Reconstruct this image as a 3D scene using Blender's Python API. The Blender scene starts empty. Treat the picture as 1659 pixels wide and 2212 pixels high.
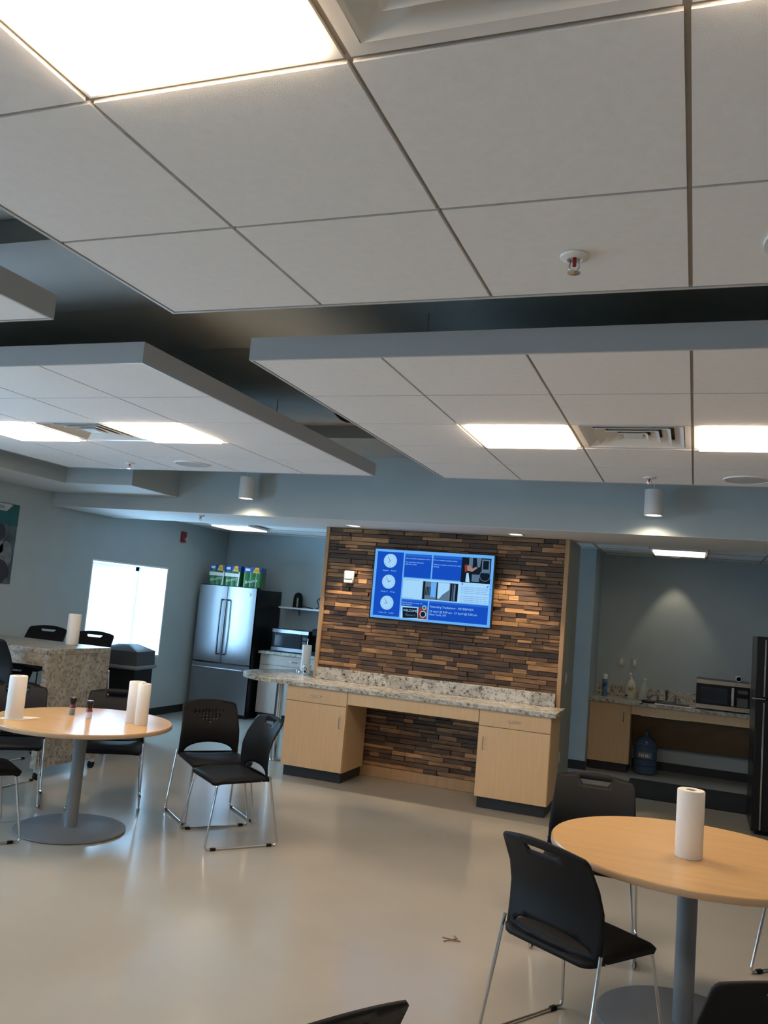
import bpy, math, random
from math import sin, cos, pi, radians
from mathutils import Vector, Matrix
from mathutils.geometry import delaunay_2d_cdt
random.seed(7)
S = bpy.context.scene
COL = S.collection
# ------------------------------------------------------------------ camera
Hc = 1.715
YAW, PITCH, ROLL, FPX = 0.360683898, 0.109677286, 0.0860103186, 1821.36
cd = bpy.data.cameras.new('camera'); cam = bpy.data.objects.new('camera', cd); COL.objects.link(cam)
f = Vector((-sin(YAW)*cos(PITCH), cos(YAW)*cos(PITCH), sin(PITCH)))
r0 = Vector((cos(YAW), sin(YAW), 0)); u0 = r0.cross(f)
rr = cos(ROLL)*r0 + sin(ROLL)*u0; uu = -sin(ROLL)*r0 + cos(ROLL)*u0
cam.matrix_world = Matrix(((rr.x, uu.x, -f.x, 0), (rr.y, uu.y, -f.y, 0), (rr.z, uu.z, -f.z, Hc), (0, 0, 0, 1)))
cd.sensor_fit = 'HORIZONTAL'; cd.sensor_width = 36; cd.lens = FPX/1659*36; cd.clip_start = .05
S.camera = cam
# ------------------------------------------------------------------ exposure and daylight
vs = S.view_settings
vs.view_transform = 'Standard'; vs.look = 'None'; vs.gamma = 1; vs.use_curve_mapping = False
vs.exposure = 0.0
W = bpy.data.worlds.new('world'); S.world = W; W.use_nodes = True
bg = W.node_tree.nodes['Background']
bg.inputs[0].default_value = (.50, .74, 1, 1); bg.inputs[1].default_value = 3.0
DAY = (.42, .68, 1)
def area(name, loc, rot, sx, sy, power, col, spread=180):
    l = bpy.data.lights.new(name, 'AREA'); l.shape = 'RECTANGLE'; l.size = sx; l.size_y = sy
    l.energy = power; l.color = col; l.spread = radians(spread)
    o = bpy.data.objects.new(name, l); COL.objects.link(o); o.location = loc; o.rotation_euler = rot
    return o
# daylight standing just outside the real window openings
area('daylight', (-7.45, 8.95, 1.45), (0, radians(-90), 0), 1.5, 1.6, 220, DAY)
area('daylight', (-4.3, -3.95, 1.6), (radians(90), 0, 0), 3.6, 1.5, 55, DAY)
area('daylight', (-7.45, 3.0, 1.5), (0, radians(-90), 0), 1.5, 2.4, 260, DAY)
WARM = (1, .80, .58)
LIGHT_STRENGTH = 23
# ------------------------------------------------------------------ materials
def mat(name, col, rough=.5, metal=0, spec=.5, noise=0, nscale=8, bump=0, bscale=60, coat=0, emit=None, es=0, stretch=(1, 1, 1), aniso=0):
    m = bpy.data.materials.new(name); m.use_nodes = True
    nt = m.node_tree; b = nt.nodes['Principled BSDF']
    c = (*col, 1)
    b.inputs['Base Color'].default_value = c; b.inputs['Roughness'].default_value = rough
    b.inputs['Metallic'].default_value = metal; b.inputs['Specular IOR Level'].default_value = spec
    b.inputs['Coat Weight'].default_value = coat
    if aniso: b.inputs['Anisotropic'].default_value = aniso; b.inputs['Anisotropic Rotation'].default_value = .0; tg = nt.nodes.new('ShaderNodeTangent'); tg.direction_type = 'UV_MAP'; nt.links.new(tg.outputs[0], b.inputs['Tangent'])
    if emit: b.inputs['Emission Color'].default_value = (*emit, 1); b.inputs['Emission Strength'].default_value = es
    if noise or bump:
        tc = nt.nodes.new('ShaderNodeTexCoord'); mp = nt.nodes.new('ShaderNodeMapping')
        mp.inputs['Scale'].default_value = stretch
        nt.links.new(tc.outputs['Object'], mp.inputs[0])
    if noise:
        n = nt.nodes.new('ShaderNodeTexNoise'); n.inputs['Scale'].default_value = nscale; n.inputs['Detail'].default_value = 5
        nt.links.new(mp.outputs[0], n.inputs[0])
        rmp = nt.nodes.new('ShaderNodeValToRGB')
        rmp.color_ramp.elements[0].position = .3; rmp.color_ramp.elements[1].position = .7
        rmp.color_ramp.elements[0].color = (*[x*(1-noise) for x in col], 1)
        rmp.color_ramp.elements[1].color = (*[min(1, x*(1+noise)) for x in col], 1)
        nt.links.new(n.outputs[0], rmp.inputs[0]); nt.links.new(rmp.outputs[0], b.inputs['Base Color'])
    if bump:
        n2 = nt.nodes.new('ShaderNodeTexNoise'); n2.inputs['Scale'].default_value = bscale
        nt.links.new(mp.outputs[0], n2.inputs[0])
        bp = nt.nodes.new('ShaderNodeBump'); bp.inputs['Strength'].default_value = bump; bp.inputs['Distance'].default_value = .01
        nt.links.new(n2.outputs[0], bp.inputs['Height']); nt.links.new(bp.outputs[0], b.inputs['Normal'])
    return m
def granite(name, base, dark, light, sc=1.0, rough=.25):
    m = bpy.data.materials.new(name); m.use_nodes = True; nt = m.node_tree; b = nt.nodes['Principled BSDF']
    tc = nt.nodes.new('ShaderNodeTexCoord')
    n1 = nt.nodes.new('ShaderNodeTexNoise'); n1.inputs['Scale'].default_value = 38*sc; n1.inputs['Detail'].default_value = 6; n1.inputs['Roughness'].default_value = .7
    n2 = nt.nodes.new('ShaderNodeTexNoise'); n2.inputs['Scale'].default_value = 9*sc; n2.inputs['Detail'].default_value = 4
    v = nt.nodes.new('ShaderNodeTexVoronoi'); v.inputs['Scale'].default_value = 70*sc
    r1 = nt.nodes.new('ShaderNodeValToRGB'); e = r1.color_ramp.elements
    e[0].position = .43; e[0].color = (*dark, 1); e[1].position = .66; e[1].color = (*light, 1)
    x = r1.color_ramp.elements.new(.52); x.color = (*base, 1)
    mx = nt.nodes.new('ShaderNodeMix'); mx.data_type = 'RGBA'; mx.blend_type = 'MULTIPLY'; mx.inputs[0].default_value = .55
    r2 = nt.nodes.new('ShaderNodeValToRGB'); r2.color_ramp.elements[0].position = .35; r2.color_ramp.elements[0].color = (.45, .42, .4, 1); r2.color_ramp.elements[1].position = .6
    for q in (n1, n2, v): nt.links.new(tc.outputs['Object'], q.inputs[0])
    ad = nt.nodes.new('ShaderNodeMath'); ad.operation = 'MULTIPLY_ADD'; ad.inputs[1].default_value = .18; 
    nt.links.new(v.outputs[0], ad.inputs[0]); nt.links.new(n1.outputs[0], ad.inputs[2])
    nt.links.new(ad.outputs[0], r1.inputs[0]); nt.links.new(n2.outputs[0], r2.inputs[0])
    nt.links.new(r1.outputs[0], mx.inputs[6]); nt.links.new(r2.outputs[0], mx.inputs[7])
    nt.links.new(mx.outputs[2], b.inputs['Base Color']); b.inputs['Roughness'].default_value = rough
    return m
def emis(name, col, s):
    m = bpy.data.materials.new(name); m.use_nodes = True; nt = m.node_tree; nt.nodes.clear()
    e = nt.nodes.new('ShaderNodeEmission'); e.inputs[0].default_value = (*col, 1); e.inputs[1].default_value = s
    o = nt.nodes.new('ShaderNodeOutputMaterial'); nt.links.new(e.outputs[0], o.inputs[0]); return m
def glassy(name, tint=(1, 1, 1), clear=.9, rough=.05):
    m = bpy.data.materials.new(name); m.use_nodes = True; nt = m.node_tree; nt.nodes.clear()
    t = nt.nodes.new('ShaderNodeBsdfTransparent'); t.inputs[0].default_value = (*tint, 1)
    g = nt.nodes.new('ShaderNodeBsdfPrincipled'); g.inputs['Base Color'].default_value = (*tint, 1); g.inputs['Roughness'].default_value = rough
    mx = nt.nodes.new('ShaderNodeMixShader'); mx.inputs[0].default_value = 1-clear
    o = nt.nodes.new('ShaderNodeOutputMaterial')
    nt.links.new(t.outputs[0], mx.inputs[1]); nt.links.new(g.outputs[0], mx.inputs[2]); nt.links.new(mx.outputs[0], o.inputs[0]); return m
def woodblock(name):
    m = bpy.data.materials.new(name); m.use_nodes = True; nt = m.node_tree; b = nt.nodes['Principled BSDF']
    g = nt.nodes.new('ShaderNodeNewGeometry'); tc = nt.nodes.new('ShaderNodeTexCoord'); mp = nt.nodes.new('ShaderNodeMapping')
    mp.inputs['Scale'].default_value = (6, 6, 60)
    r = nt.nodes.new('ShaderNodeValToRGB'); cr = r.color_ramp
    cr.elements[0].position = 0; cr.elements[0].color = (.060, .036, .022, 1)
    cr.elements[1].position = 1; cr.elements[1].color = (.50, .28, .12, 1)
    for p, c in ((.25, (.085, .047, .026)), (.5, (.15, .082, .040)), (.7, (.225, .125, .057)), (.87, (.34, .19, .085))):
        e = cr.elements.new(p); e.color = (*c, 1)
    n = nt.nodes.new('ShaderNodeTexNoise'); n.inputs['Scale'].default_value = 1.0; n.inputs['Detail'].default_value = 6
    vadd = nt.nodes.new('ShaderNodeVectorMath'); vadd.operation = 'ADD'
    cx = nt.nodes.new('ShaderNodeCombineXYZ'); mu = nt.nodes.new('ShaderNodeMath'); mu.operation = 'MULTIPLY'; mu.inputs[1].default_value = 50
    nt.links.new(g.outputs['Random Per Island'], r.inputs[0]); nt.links.new(g.outputs['Random Per Island'], mu.inputs[0])
    nt.links.new(mu.outputs[0], cx.inputs[0]); nt.links.new(mu.outputs[0], cx.inputs[1])
    nt.links.new(tc.outputs['Object'], mp.inputs[0]); nt.links.new(mp.outputs[0], vadd.inputs[0]); nt.links.new(cx.outputs[0], vadd.inputs[1])
    nt.links.new(vadd.outputs[0], n.inputs[0])
    r2 = nt.nodes.new('ShaderNodeValToRGB'); r2.color_ramp.elements[0].position = .3; r2.color_ramp.elements[0].color = (.5, .46, .42, 1); r2.color_ramp.elements[1].position = .65; r2.color_ramp.elements[1].color = (1.15, 1.1, 1.05, 1)
    nt.links.new(n.outputs[0], r2.inputs[0])
    mx = nt.nodes.new('ShaderNodeMix'); mx.data_type = 'RGBA'; mx.blend_type = 'MULTIPLY'; mx.inputs[0].default_value = 1
    nt.links.new(r.outputs[0], mx.inputs[6]); nt.links.new(r2.outputs[0], mx.inputs[7]); nt.links.new(mx.outputs[2], b.inputs['Base Color'])
    bp = nt.nodes.new('ShaderNodeBump'); bp.inputs['Strength'].default_value = .35; bp.inputs['Distance'].default_value = .006
    nt.links.new(n.outputs[0], bp.inputs['Height']); nt.links.new(bp.outputs[0], b.inputs['Normal'])
    b.inputs['Roughness'].default_value = .55
    return m
M = {}
M['wall'] = mat('wall_paint', (.415, .48, .49), .6, noise=.03, nscale=3, bump=.05, bscale=200)
M['white_paint'] = mat('soffit_white_paint', (.66, .65, .62), .7, bump=.04, bscale=150)
M['deck'] = mat('deck_paint', (.62, .61, .55), .8, noise=.08, nscale=2)
M['band'] = mat('band_paint', (.42, .46, .47), .8, noise=.04, nscale=2)
M['tile'] = mat('acoustic_tile', (.87, .84, .80), .9, noise=.02, nscale=30, bump=.12, bscale=400)
M['grid'] = mat('grid_metal', (.33, .29, .24), .6)
M['fascia'] = mat('fascia_metal', (.56, .55, .54), .45, bump=.02, bscale=300)
M['fixture'] = mat('fixture_white', (.78, .76, .72), .4)
M['floor'] = mat('epoxy_floor', (.41, .385, .335), .17, spec=.5, noise=.06, nscale=1.3, bump=.012, bscale=4)
M['base_black'] = mat('rubber_base_black', (.012, .013, .016), .5)
M['maple'] = mat('maple_laminate', (.66, .45, .245), .42, noise=.045, nscale=7, stretch=(6, 6, .5))
M['maple_edge'] = mat('cabinet_interior', (.09, .06, .04), .7)
M['maple_pale'] = mat('pale_laminate', (.46, .40, .34), .5, noise=.08, nscale=7, stretch=(6, 6, .5))
M['trimwood'] = mat('wood_trim', (.40, .25, .125), .5, noise=.12, nscale=5, stretch=(8, 8, 1))
M['table'] = mat('beech_laminate', (.62, .39, .17), .28, noise=.06, nscale=3, stretch=(1, 7, 1))
M['table_edge'] = mat('table_edge_band', (.45, .31, .19), .5)
M['granite'] = granite('granite_counter', (.40, .37, .30), (.035, .03, .025), (.62, .59, .52), .75)
M['granite2'] = granite('granite_island', (.27, .25, .21), (.10, .085, .07), (.40, .38, .33), .8, .35)
M['cladding'] = woodblock('reclaimed_wood')
M['backing'] = mat('cladding_backing', (.02, .014, .01), .8)
M['plastic'] = mat('black_plastic', (.0065, .007, .008), .55, spec=.2, bump=.06, bscale=500)
M['blackgloss'] = mat('black_gloss', (.009, .009, .011), .28, spec=.3)
M['chrome'] = mat('chrome', (.62, .61, .60), .18, metal=1)
M['steel'] = mat('brushed_steel', (.37, .385, .41), .34, metal=1, aniso=.95, bump=.02, bscale=30, stretch=(1, 1, 30))
M['steel_dark'] = mat('dark_steel', (.17, .18, .19), .3, metal=1)
M['greymetal'] = mat('grey_powder_coat', (.17, .18, .19), .42)
M['paper'] = mat('paper_towel', (.80, .76, .70), .9, bump=.25, bscale=160)
M['card'] = mat('cardboard_core', (.05, .038, .03), .9)
M['frame_white'] = mat('window_frame_white', (.80, .82, .83), .45)
M['dark_hw'] = mat('hinge_dark', (.03, .05, .09), .4)
M['glass'] = glassy('window_glass', (.93, .99, 1), .93)
M['red'] = mat('alarm_red', (.28, .012, .014), .35)
M['clear'] = glassy('clear_lens', (.95, .97, 1), .8, .1)
M['plate'] = mat('device_plate', (.46, .46, .43), .4)
M['cable'] = mat('cable_black', (.01, .01, .011), .5)
M['green'] = mat('film_green', (.02, .17, .045), .3, noise=.3, nscale=25)
M['blue'] = mat('film_blue', (.02, .09, .33), .3, noise=.15, nscale=25)
M['yellow'] = mat('film_yellow', (.75, .42, .03), .35)
M['white'] = mat('print_white', (.72, .74, .72), .5)
M['mug'] = mat('stoneware_white', (.62, .61, .56), .3)
M['rubber'] = mat('mat_black', (.009, .009, .009), .85, bump=.2, bscale=90)
M['bin'] = mat('bin_grey_plastic', (.045, .055, .07), .45)
M['binrim'] = mat('bin_rim', (.16, .18, .2), .45)
M['jug'] = glassy('jug_blue', (.10, .16, .26), .35, .12)
M['bottle'] = glassy('bottle_haze', (.80, .80, .72), .25, .25)
M['clearbottle'] = glassy('bottle_clear', (.85, .88, .86), .62, .1)
M['lightpanel'] = emis('troffer_lens', (1, .77, .56), LIGHT_STRENGTH)
M['lightpanel_dim'] = emis('kitchen_troffer_lens', (1, .88, .72), 2.2)
M['lens_dim'] = emis('dim_lens', (1, .9, .7), .25)
M['lampface'] = emis('lamp_lens', (1, .9, .72), 5)
M['warmpaint'] = mat('wall_paint_olive', (.30, .31, .26), .6, bump=.05, bscale=200)
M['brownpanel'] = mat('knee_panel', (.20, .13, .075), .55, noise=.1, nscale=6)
M['redprint'] = mat('print_red', (.14, .012, .02), .4)
M['pepper'] = mat('peppercorns', (.035, .02, .014), .5, noise=.8, nscale=300)
M['salt'] = mat('salt', (.62, .56, .52), .6)
M['poster'] = mat('poster_photo', (.06, .09, .10), .5, noise=.7, nscale=6)
M['teal'] = mat('poster_teal', (.012, .10, .105), .5, noise=.25, nscale=5)
M['leaf'] = mat('dry_leaf', (.22, .11, .04), .7)
# screen colours (emissive)
M['scr_light'] = emis('screen_pale', (.13, .42, .92), 1.0)
M['scr_blue'] = emis('screen_blue', (.008, .075, .52), 1.0)
M['scr_white'] = emis('screen_white', (.36, .66, .95), 1.0)
M['scr_dark'] = emis('screen_dark', (.006, .012, .025), 1.0)
M['scr_grey'] = emis('screen_grey', (.10, .17, .26), 1.0)
M['scr_skin'] = emis('screen_skin', (.45, .25, .2), .8)
M['scr_red'] = emis('screen_red', (.30, .05, .04), .8)
M['scr_green'] = emis('screen_green', (.05, .2, .1), .8)
M['scr_mid'] = emis('screen_midblue', (.02, .13, .60), 1.0)
# ------------------------------------------------------------------ mesh helpers
class MB:
    def __init__(s): s.v = []; s.f = []; s.mi = []; s.sm = []; s.m = 0
    def add(s, vs, fs, smooth=False):
        o = len(s.v); s.v += [tuple(v) for v in vs]
        for q in fs: s.f.append([i+o for i in q]); s.mi.append(s.m); s.sm.append(smooth)
        return s
    def box(s, x0, x1, y0, y1, z0, z1, bev=0):
        x0, x1 = sorted((x0, x1)); y0, y1 = sorted((y0, y1)); z0, z1 = sorted((z0, z1))
        if bev <= 0:
            vs = [(x, y, z) for z in (z0, z1) for y in (y0, y1) for x in (x0, x1)]
            return s.add(vs, [(0, 2, 3, 1), (4, 5, 7, 6), (0, 1, 5, 4), (2, 6, 7, 3), (0, 4, 6, 2), (1, 3, 7, 5)])
        b = min(bev, (x1-x0)/2.01, (y1-y0)/2.01, (z1-z0)/2.01)
        vs = []; idx = {}
        X = (x0, x1); Y = (y0, y1); Z = (z0, z1); sg = (1, -1)
        for i in (0, 1):
            for j in (0, 1):
                for k in (0, 1):
                    for a in range(3):
                        p = [X[i]+sg[i]*b, Y[j]+sg[j]*b, Z[k]+sg[k]*b]
                        p[a] = (X, Y, Z)[a][(i, j, k)[a]]
                        idx[(i, j, k, a)] = len(vs); vs.append(p)
        fs = []
        I = lambda i, j, k, a: idx[(i, j, k, a)]
        for a in range(3):
            for e in (0, 1):
                o = [q for q in range(3) if q != a]; ring = []
                for (p, q) in ((0, 0), (1, 0), (1, 1), (0, 1)):
                    c = [0, 0, 0]; c[a] = e; c[o[0]] = p; c[o[1]] = q; ring.append(I(*c, a))
                if (e == 0) ^ (a == 1): ring = ring[::-1]
                fs.append(ring)
        for a in range(3):
            o = [q for q in range(3) if q != a]
            for p in (0, 1):
                for q in (0, 1):
                    c0 = [0, 0, 0]; c1 = [0, 0, 0]; c0[o[0]] = c1[o[0]] = p; c0[o[1]] = c1[o[1]] = q; c0[a] = 0; c1[a] = 1
                    r = [I(*c0, o[0]), I(*c1, o[0]), I(*c1, o[1]), I(*c0, o[1])]
                    fs.append(r)
        for i in (0, 1):
            for j in (0, 1):
                for k in (0, 1): fs.append([I(i, j, k, 0), I(i, j, k, 1), I(i, j, k, 2)])
        return s.add(vs, fs)
    def poly(s, pts): return s.add(pts, [list(range(len(pts)))])
    def prism(s, pts, z0, z1, ax='z', smooth=False):
        n = len(pts)
        mp = {'z': lambda p, z: (p[0], p[1], z), 'y': lambda p, z: (p[0], z, p[1]), 'x': lambda p, z: (z, p[0], p[1])}[ax]
        vs = [mp(p, z0) for p in pts]+[mp(p, z1) for p in pts]
        s.add(vs, [list(range(n))[::-1], list(range(n, 2*n))])
        o = len(s.v)-2*n
        for i in range(n):
            s.f.append([o+i, o+(i+1) % n, o+n+(i+1) % n, o+n+i]); s.mi.append(s.m); s.sm.append(smooth)
        return s
    def lathe(s, prof, c=(0, 0, 0), n=24, ax='z', cap=True):
        o = len(s.v); k = len(prof)
        for i in range(n):
            a = 2*pi*i/n
            for (r, z) in prof:
                p = (r*cos(a), r*sin(a), z)
                if ax == 'y': p = (p[0], p[2], p[1])
                if ax == 'x': p = (p[2], p[0], p[1])
                s.v.append((c[0]+p[0], c[1]+p[1], c[2]+p[2]))
        for i in range(n):
            j = (i+1) % n
            for q in range(k-1):
                s.f.append([o+i*k+q, o+j*k+q, o+j*k+q+1, o+i*k+q+1]); s.mi.append(s.m); s.sm.append(True)
        if cap:
            for q in (0, k-1):
                if prof[q][0] > 1e-5: s.f.append([o+i*k+q for i in range(n)]); s.mi.append(s.m); s.sm.append(False)
        return s
    def cyl(s, c, r, h, n=24, ax='z', r2=None): return s.lathe([(r, 0), (r if r2 is None else r2, h)], c, n, ax)
    def tube(s, pts, r, n=8, rounds=0):
        P = [Vector(p) for p in pts]
        if rounds:
            Q = [P[0]]
            for i in range(1, len(P)-1):
                a = (P[i-1]-P[i]); b = (P[i+1]-P[i]); d = min(rounds, a.length*.45, b.length*.45)
                A = P[i]+a.normalized()*d; B = P[i]+b.normalized()*d
                for t in (0, .25, .5, .75, 1): Q.append((1-t)**2*A+2*t*(1-t)*P[i]+t*t*B)
            Q.append(P[-1]); P = Q
        o = len(s.v); up = None
        for i, p in enumerate(P):
            t = (P[min(i+1, len(P)-1)]-P[max(i-1, 0)]).normalized()
            if up is None: up = t.orthogonal().normalized()
            else: up = (up-t*up.dot(t)); up = up.normalized() if up.length > 1e-6 else t.orthogonal().normalized()
            w = t.cross(up)
            for k in range(n):
                a = 2*pi*k/n; s.v.append(tuple(p+(up*cos(a)+w*sin(a))*r))
        for i in range(len(P)-1):
            for k in range(n):
                s.f.append([o+i*n+k, o+i*n+(k+1) % n, o+(i+1)*n+(k+1) % n, o+(i+1)*n+k]); s.mi.append(s.m); s.sm.append(True)
        s.f.append([o+k for k in range(n)][::-1]); s.mi.append(s.m); s.sm.append(False)
        e = o+(len(P)-1)*n; s.f.append([e+k for k in range(n)]); s.mi.append(s.m); s.sm.append(False)
        return s
    def build(s, name, mats, parent=None, fix=True):
        me = bpy.data.meshes.new(name); me.from_pydata(s.v, [], s.f)
        if not isinstance(mats, (list, tuple)): mats = [mats]
        for m in mats: me.materials.append(m)
        for i, p in enumerate(me.polygons): p.material_index = s.mi[i]; p.use_smooth = s.sm[i]
        if fix:
            import bmesh
            bm = bmesh.new(); bm.from_mesh(me); bmesh.ops.recalc_face_normals(bm, faces=bm.faces); bm.to_mesh(me); bm.free()
        me.update(); me.set_sharp_from_angle(angle=radians(38))
        if any(m.name.startswith('brushed') for m in mats):
            uv = me.uv_layers.new(name='uv')
            for lp in me.loops: c = me.vertices[lp.vertex_index].co; uv.data[lp.index].uv = (c.x, c.z)
        o = bpy.data.objects.new(name, me); COL.objects.link(o)
        if parent is not None: o.parent = parent
        return o
def text_polys(mb, txt, size, xf, align='LEFT', stretch=1):
    cu = bpy.data.curves.new('t', 'FONT'); cu.body = txt; cu.size = size; cu.align_x = align; cu.resolution_u = 2
    ob = bpy.data.objects.new('t', cu); COL.objects.link(ob)
    dg = bpy.context.evaluated_depsgraph_get(); me = bpy.data.meshes.new_from_object(ob.evaluated_get(dg))
    mb.add([xf(v.co.x*stretch, v.co.y) for v in me.vertices], [list(p.vertices) for p in me.polygons])
    bpy.data.objects.remove(ob); bpy.data.curves.remove(cu); bpy.data.meshes.remove(me)
def thing(name, label, cat, loc=(0, 0, 0), rz=0, group=None):
    o = bpy.data.objects.new(name, None); COL.objects.link(o); o.empty_display_size = .1
    o.location = loc; o.rotation_euler = (0, 0, rz); return tag(o, label, cat, group)
def tag(o, label, cat, group=None):
    o['label'] = label; o['category'] = cat
    if group: o['group'] = group
    return o
def struct(o): o['kind'] = 'structure'; return o
def dup(root, loc, rz, label, group=None, name=None):
    r = root.copy(); COL.objects.link(r); r.location = loc; r.rotation_euler = (0, 0, rz); r['label'] = label
    if group: r['group'] = group
    def rec(a, b):
        for ch in list(a.children):
            c = ch.copy(); COL.objects.link(c); c.parent = b; rec(ch, c)
    rec(root, r); return r
def rot_for(fx, fy): return math.atan2(fx, -fy)      # local front is -y
# ------------------------------------------------------------------ room shell
XL, XR, YB, YF = -6.70, 3.4, 11.2, -3.6
ZS, ZT, ZD, ZK = 2.49, 2.64, 3.22, 2.61
struct(MB().box(XL-.3, XR+.3, YF-.3, YB+.3, -.1, 0).build('floor', M['floor']))
def wall_with_holes(name, axis, c, th, a0, a1, z0, z1, holes, m):
    """axis 'x': wall plane x=c, runs along y; 'y': plane y=c, runs along x"""
    mb = MB(); cur = a0
    def bx(p, q, r, t):
        if axis == 'x': mb.box(c-th, c, p, q, r, t) if th > 0 else mb.box(c, c-th, p, q, r, t)
        else: mb.box(p, q, c, c-th, r, t)
    for (h0, h1, k0, k1) in sorted(holes):
        bx(cur, h0, z0, z1); bx(h0, h1, z0, k0); bx(h0, h1, k1, z1); cur = h1
    bx(cur, a1, z0, z1)
    return struct(mb.build(name, m))
wall_with_holes('wall_left', 'x', XL, .55, YF-.3, YB+.3, 0, 3.5, [(8.17, 9.72, .78, 1.965), (1.9, 4.1, .78, 2.0)], M['wall'])
wall_with_holes('wall_rear', 'y', YF, .28, XL, XR, 0, 3.5, [(-6.0, -2.6, .8, 2.2)], M['wall'])
struct(MB().box(XR, XR+.2, YF-.3, YB+.3, 0, 3.5).build('wall_right', M['wall']))
struct(MB().box(XL, XR, YB, YB+.2, 0, 3.5).build('wall_back', M['wall']))
struct(MB().box(XL-.28, XR+.2, YF-.3, YB+.2, ZD, ZD+.2).build('ceiling', M['deck']))
mb = MB(); mb.box(XL, XR, 8.45, YB, ZK, ZK+.05)
struct(mb.build('ceiling_back', M['tile']))
# beams and ledges under the deck
struct(MB().box(XL+.85, XR, 2.65, 3.43, 3.11, ZD).build('trim_1', M['band']))
struct(MB().box(XL+.85, XR, 3.47, 4.22, 3.15, ZD).build('trim_2', M['deck']))
struct(MB().box(-5.085, XR, 6.55, 7.4, 3.11, ZD).build('trim_3', M['band']))
# perimeter soffits: blue-green faces, white undersides
def soffit(name, x0, x1, y0, y1, z0, z1):
    mb = MB(); e = .004
    mb.box(x0, x1, y0, y1, z0+e, z1); mb.m = 1; mb.box(x0+.001, x1-.001, y0+.001, y1-.001, z0, z0+e)
    return struct(mb.build(name, [M['wall'], M['white_paint']]))
soffit('trim_4', XL, XR, 7.4, 8.45, ZS, ZD)
soffit('trim_5', XL, -5.87, YF, 6.62, ZT, ZD)
soffit('trim_6', XL, -5.085, 6.62, 7.4, ZT, ZD)
# baseboards
struct(MB().box(XL, XL+.012, YF, YB, 0, .10).build('baseboard_left', M['base_black']))
struct(MB().box(-5.65, -1.38, YB-.012, YB, 0, .10).build('baseboard_back', M['base_black']))
# pier that carries the wood cladding, stub wall and kitchen side wall
mb = MB(); mb.box(-3.70, -1.165, 8.215, 9.05, 0, ZS+.02)
struct(mb.build('wall_pier', M['warmpaint']))
mb = MB(); mb.box(-1.40, -1.15, 10.42, YB, 0, ZK)
struct(mb.build('wall_stub', M['wall']))
struct(MB().box(-1.42, -1.13, 10.40, 10.42, 0, .10).box(-1.42, -1.40, 10.40, YB, 0, .1).build('baseboard_stub', M['base_black']))
struct(MB().box(1.36, 1.5, 7.6, YB, 0, ZK).build('wall_kitchen', M['wall']))
struct(MB().box(-.665, 1.36, YB-.015, YB, 0, .10).build('baseboard_kitchen', M['base_black']))
struct(MB().box(-1.165, -1.155, 8.22, 9.05, 0, .10).build('baseboard_pier', M['base_black']))
# windows
def window(name, side, a0, a1, z0, z1, c, split, t=.28, gl=.07):
    e = thing(name, '', ''); del e['label']; del e['category']; e['kind'] = 'structure'
    def bx(mb, p, q, d0, d1, r, s):
        if side == 'x': mb.box(c-d1, c-d0, p, q, r, s)
        else: mb.box(p, q, c-d1, c-d0, r, s)
    mb = MB(); k = .02
    for (p, q, r, s) in ((a0, a1, z0-.0, z0+k), (a0, a1, z1-k, z1), (a0, a0+k, z0+k, z1-k), (a1-k, a1, z0+k, z1-k)): bx(mb, p, q, 0.002, t-.002, r, s)
    mb.build('reveal', M['frame_white'], e)
    mb = MB(); g = .07
    a, b, zz0, zz1 = a0+k, a1-k, z0+k, z1-k
    for (p, q, r, s) in ((a, b, zz0, zz0+g), (a, b, zz1-g*.8, zz1), (a, a+gl, zz0, zz1), (b-g, b, zz0, zz1)): bx(mb, p, q, t-.09, t-.03, r, s)
    for x in split: bx(mb, x-.03, x+.03, t-.085, t-.035, zz0+g, zz1-g*.8)
    mb.build('window_frame', M['frame_white'], e)
    mb = MB(); bx(mb, a+gl, b-g, t-.062, t-.056, zz0+g, zz1-g*.8); mb.build('pane', M['glass'], e)
    return e
w1 = window('window_1', 'x', 8.17, 9.72, .78, 1.965, XL, [], .55, .17)
mb = MB()
for z in (1.70, 1.11): mb.box(XL-.465, XL-.44, 8.26, 8.30, z-.05, z+.05)
mb.box(XL-.461, XL-.457, 8.31, 8.318, 1.0, 1.9)
mb.build('hinge', M['dark_hw'], w1)
window('window_2', 'x', 1.9, 4.1, .78, 2.0, XL, [3.0], .55)
window('window_3', 'y', -6.0, -2.6, .8, 2.2, YF, [-4.9, -3.8])
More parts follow.
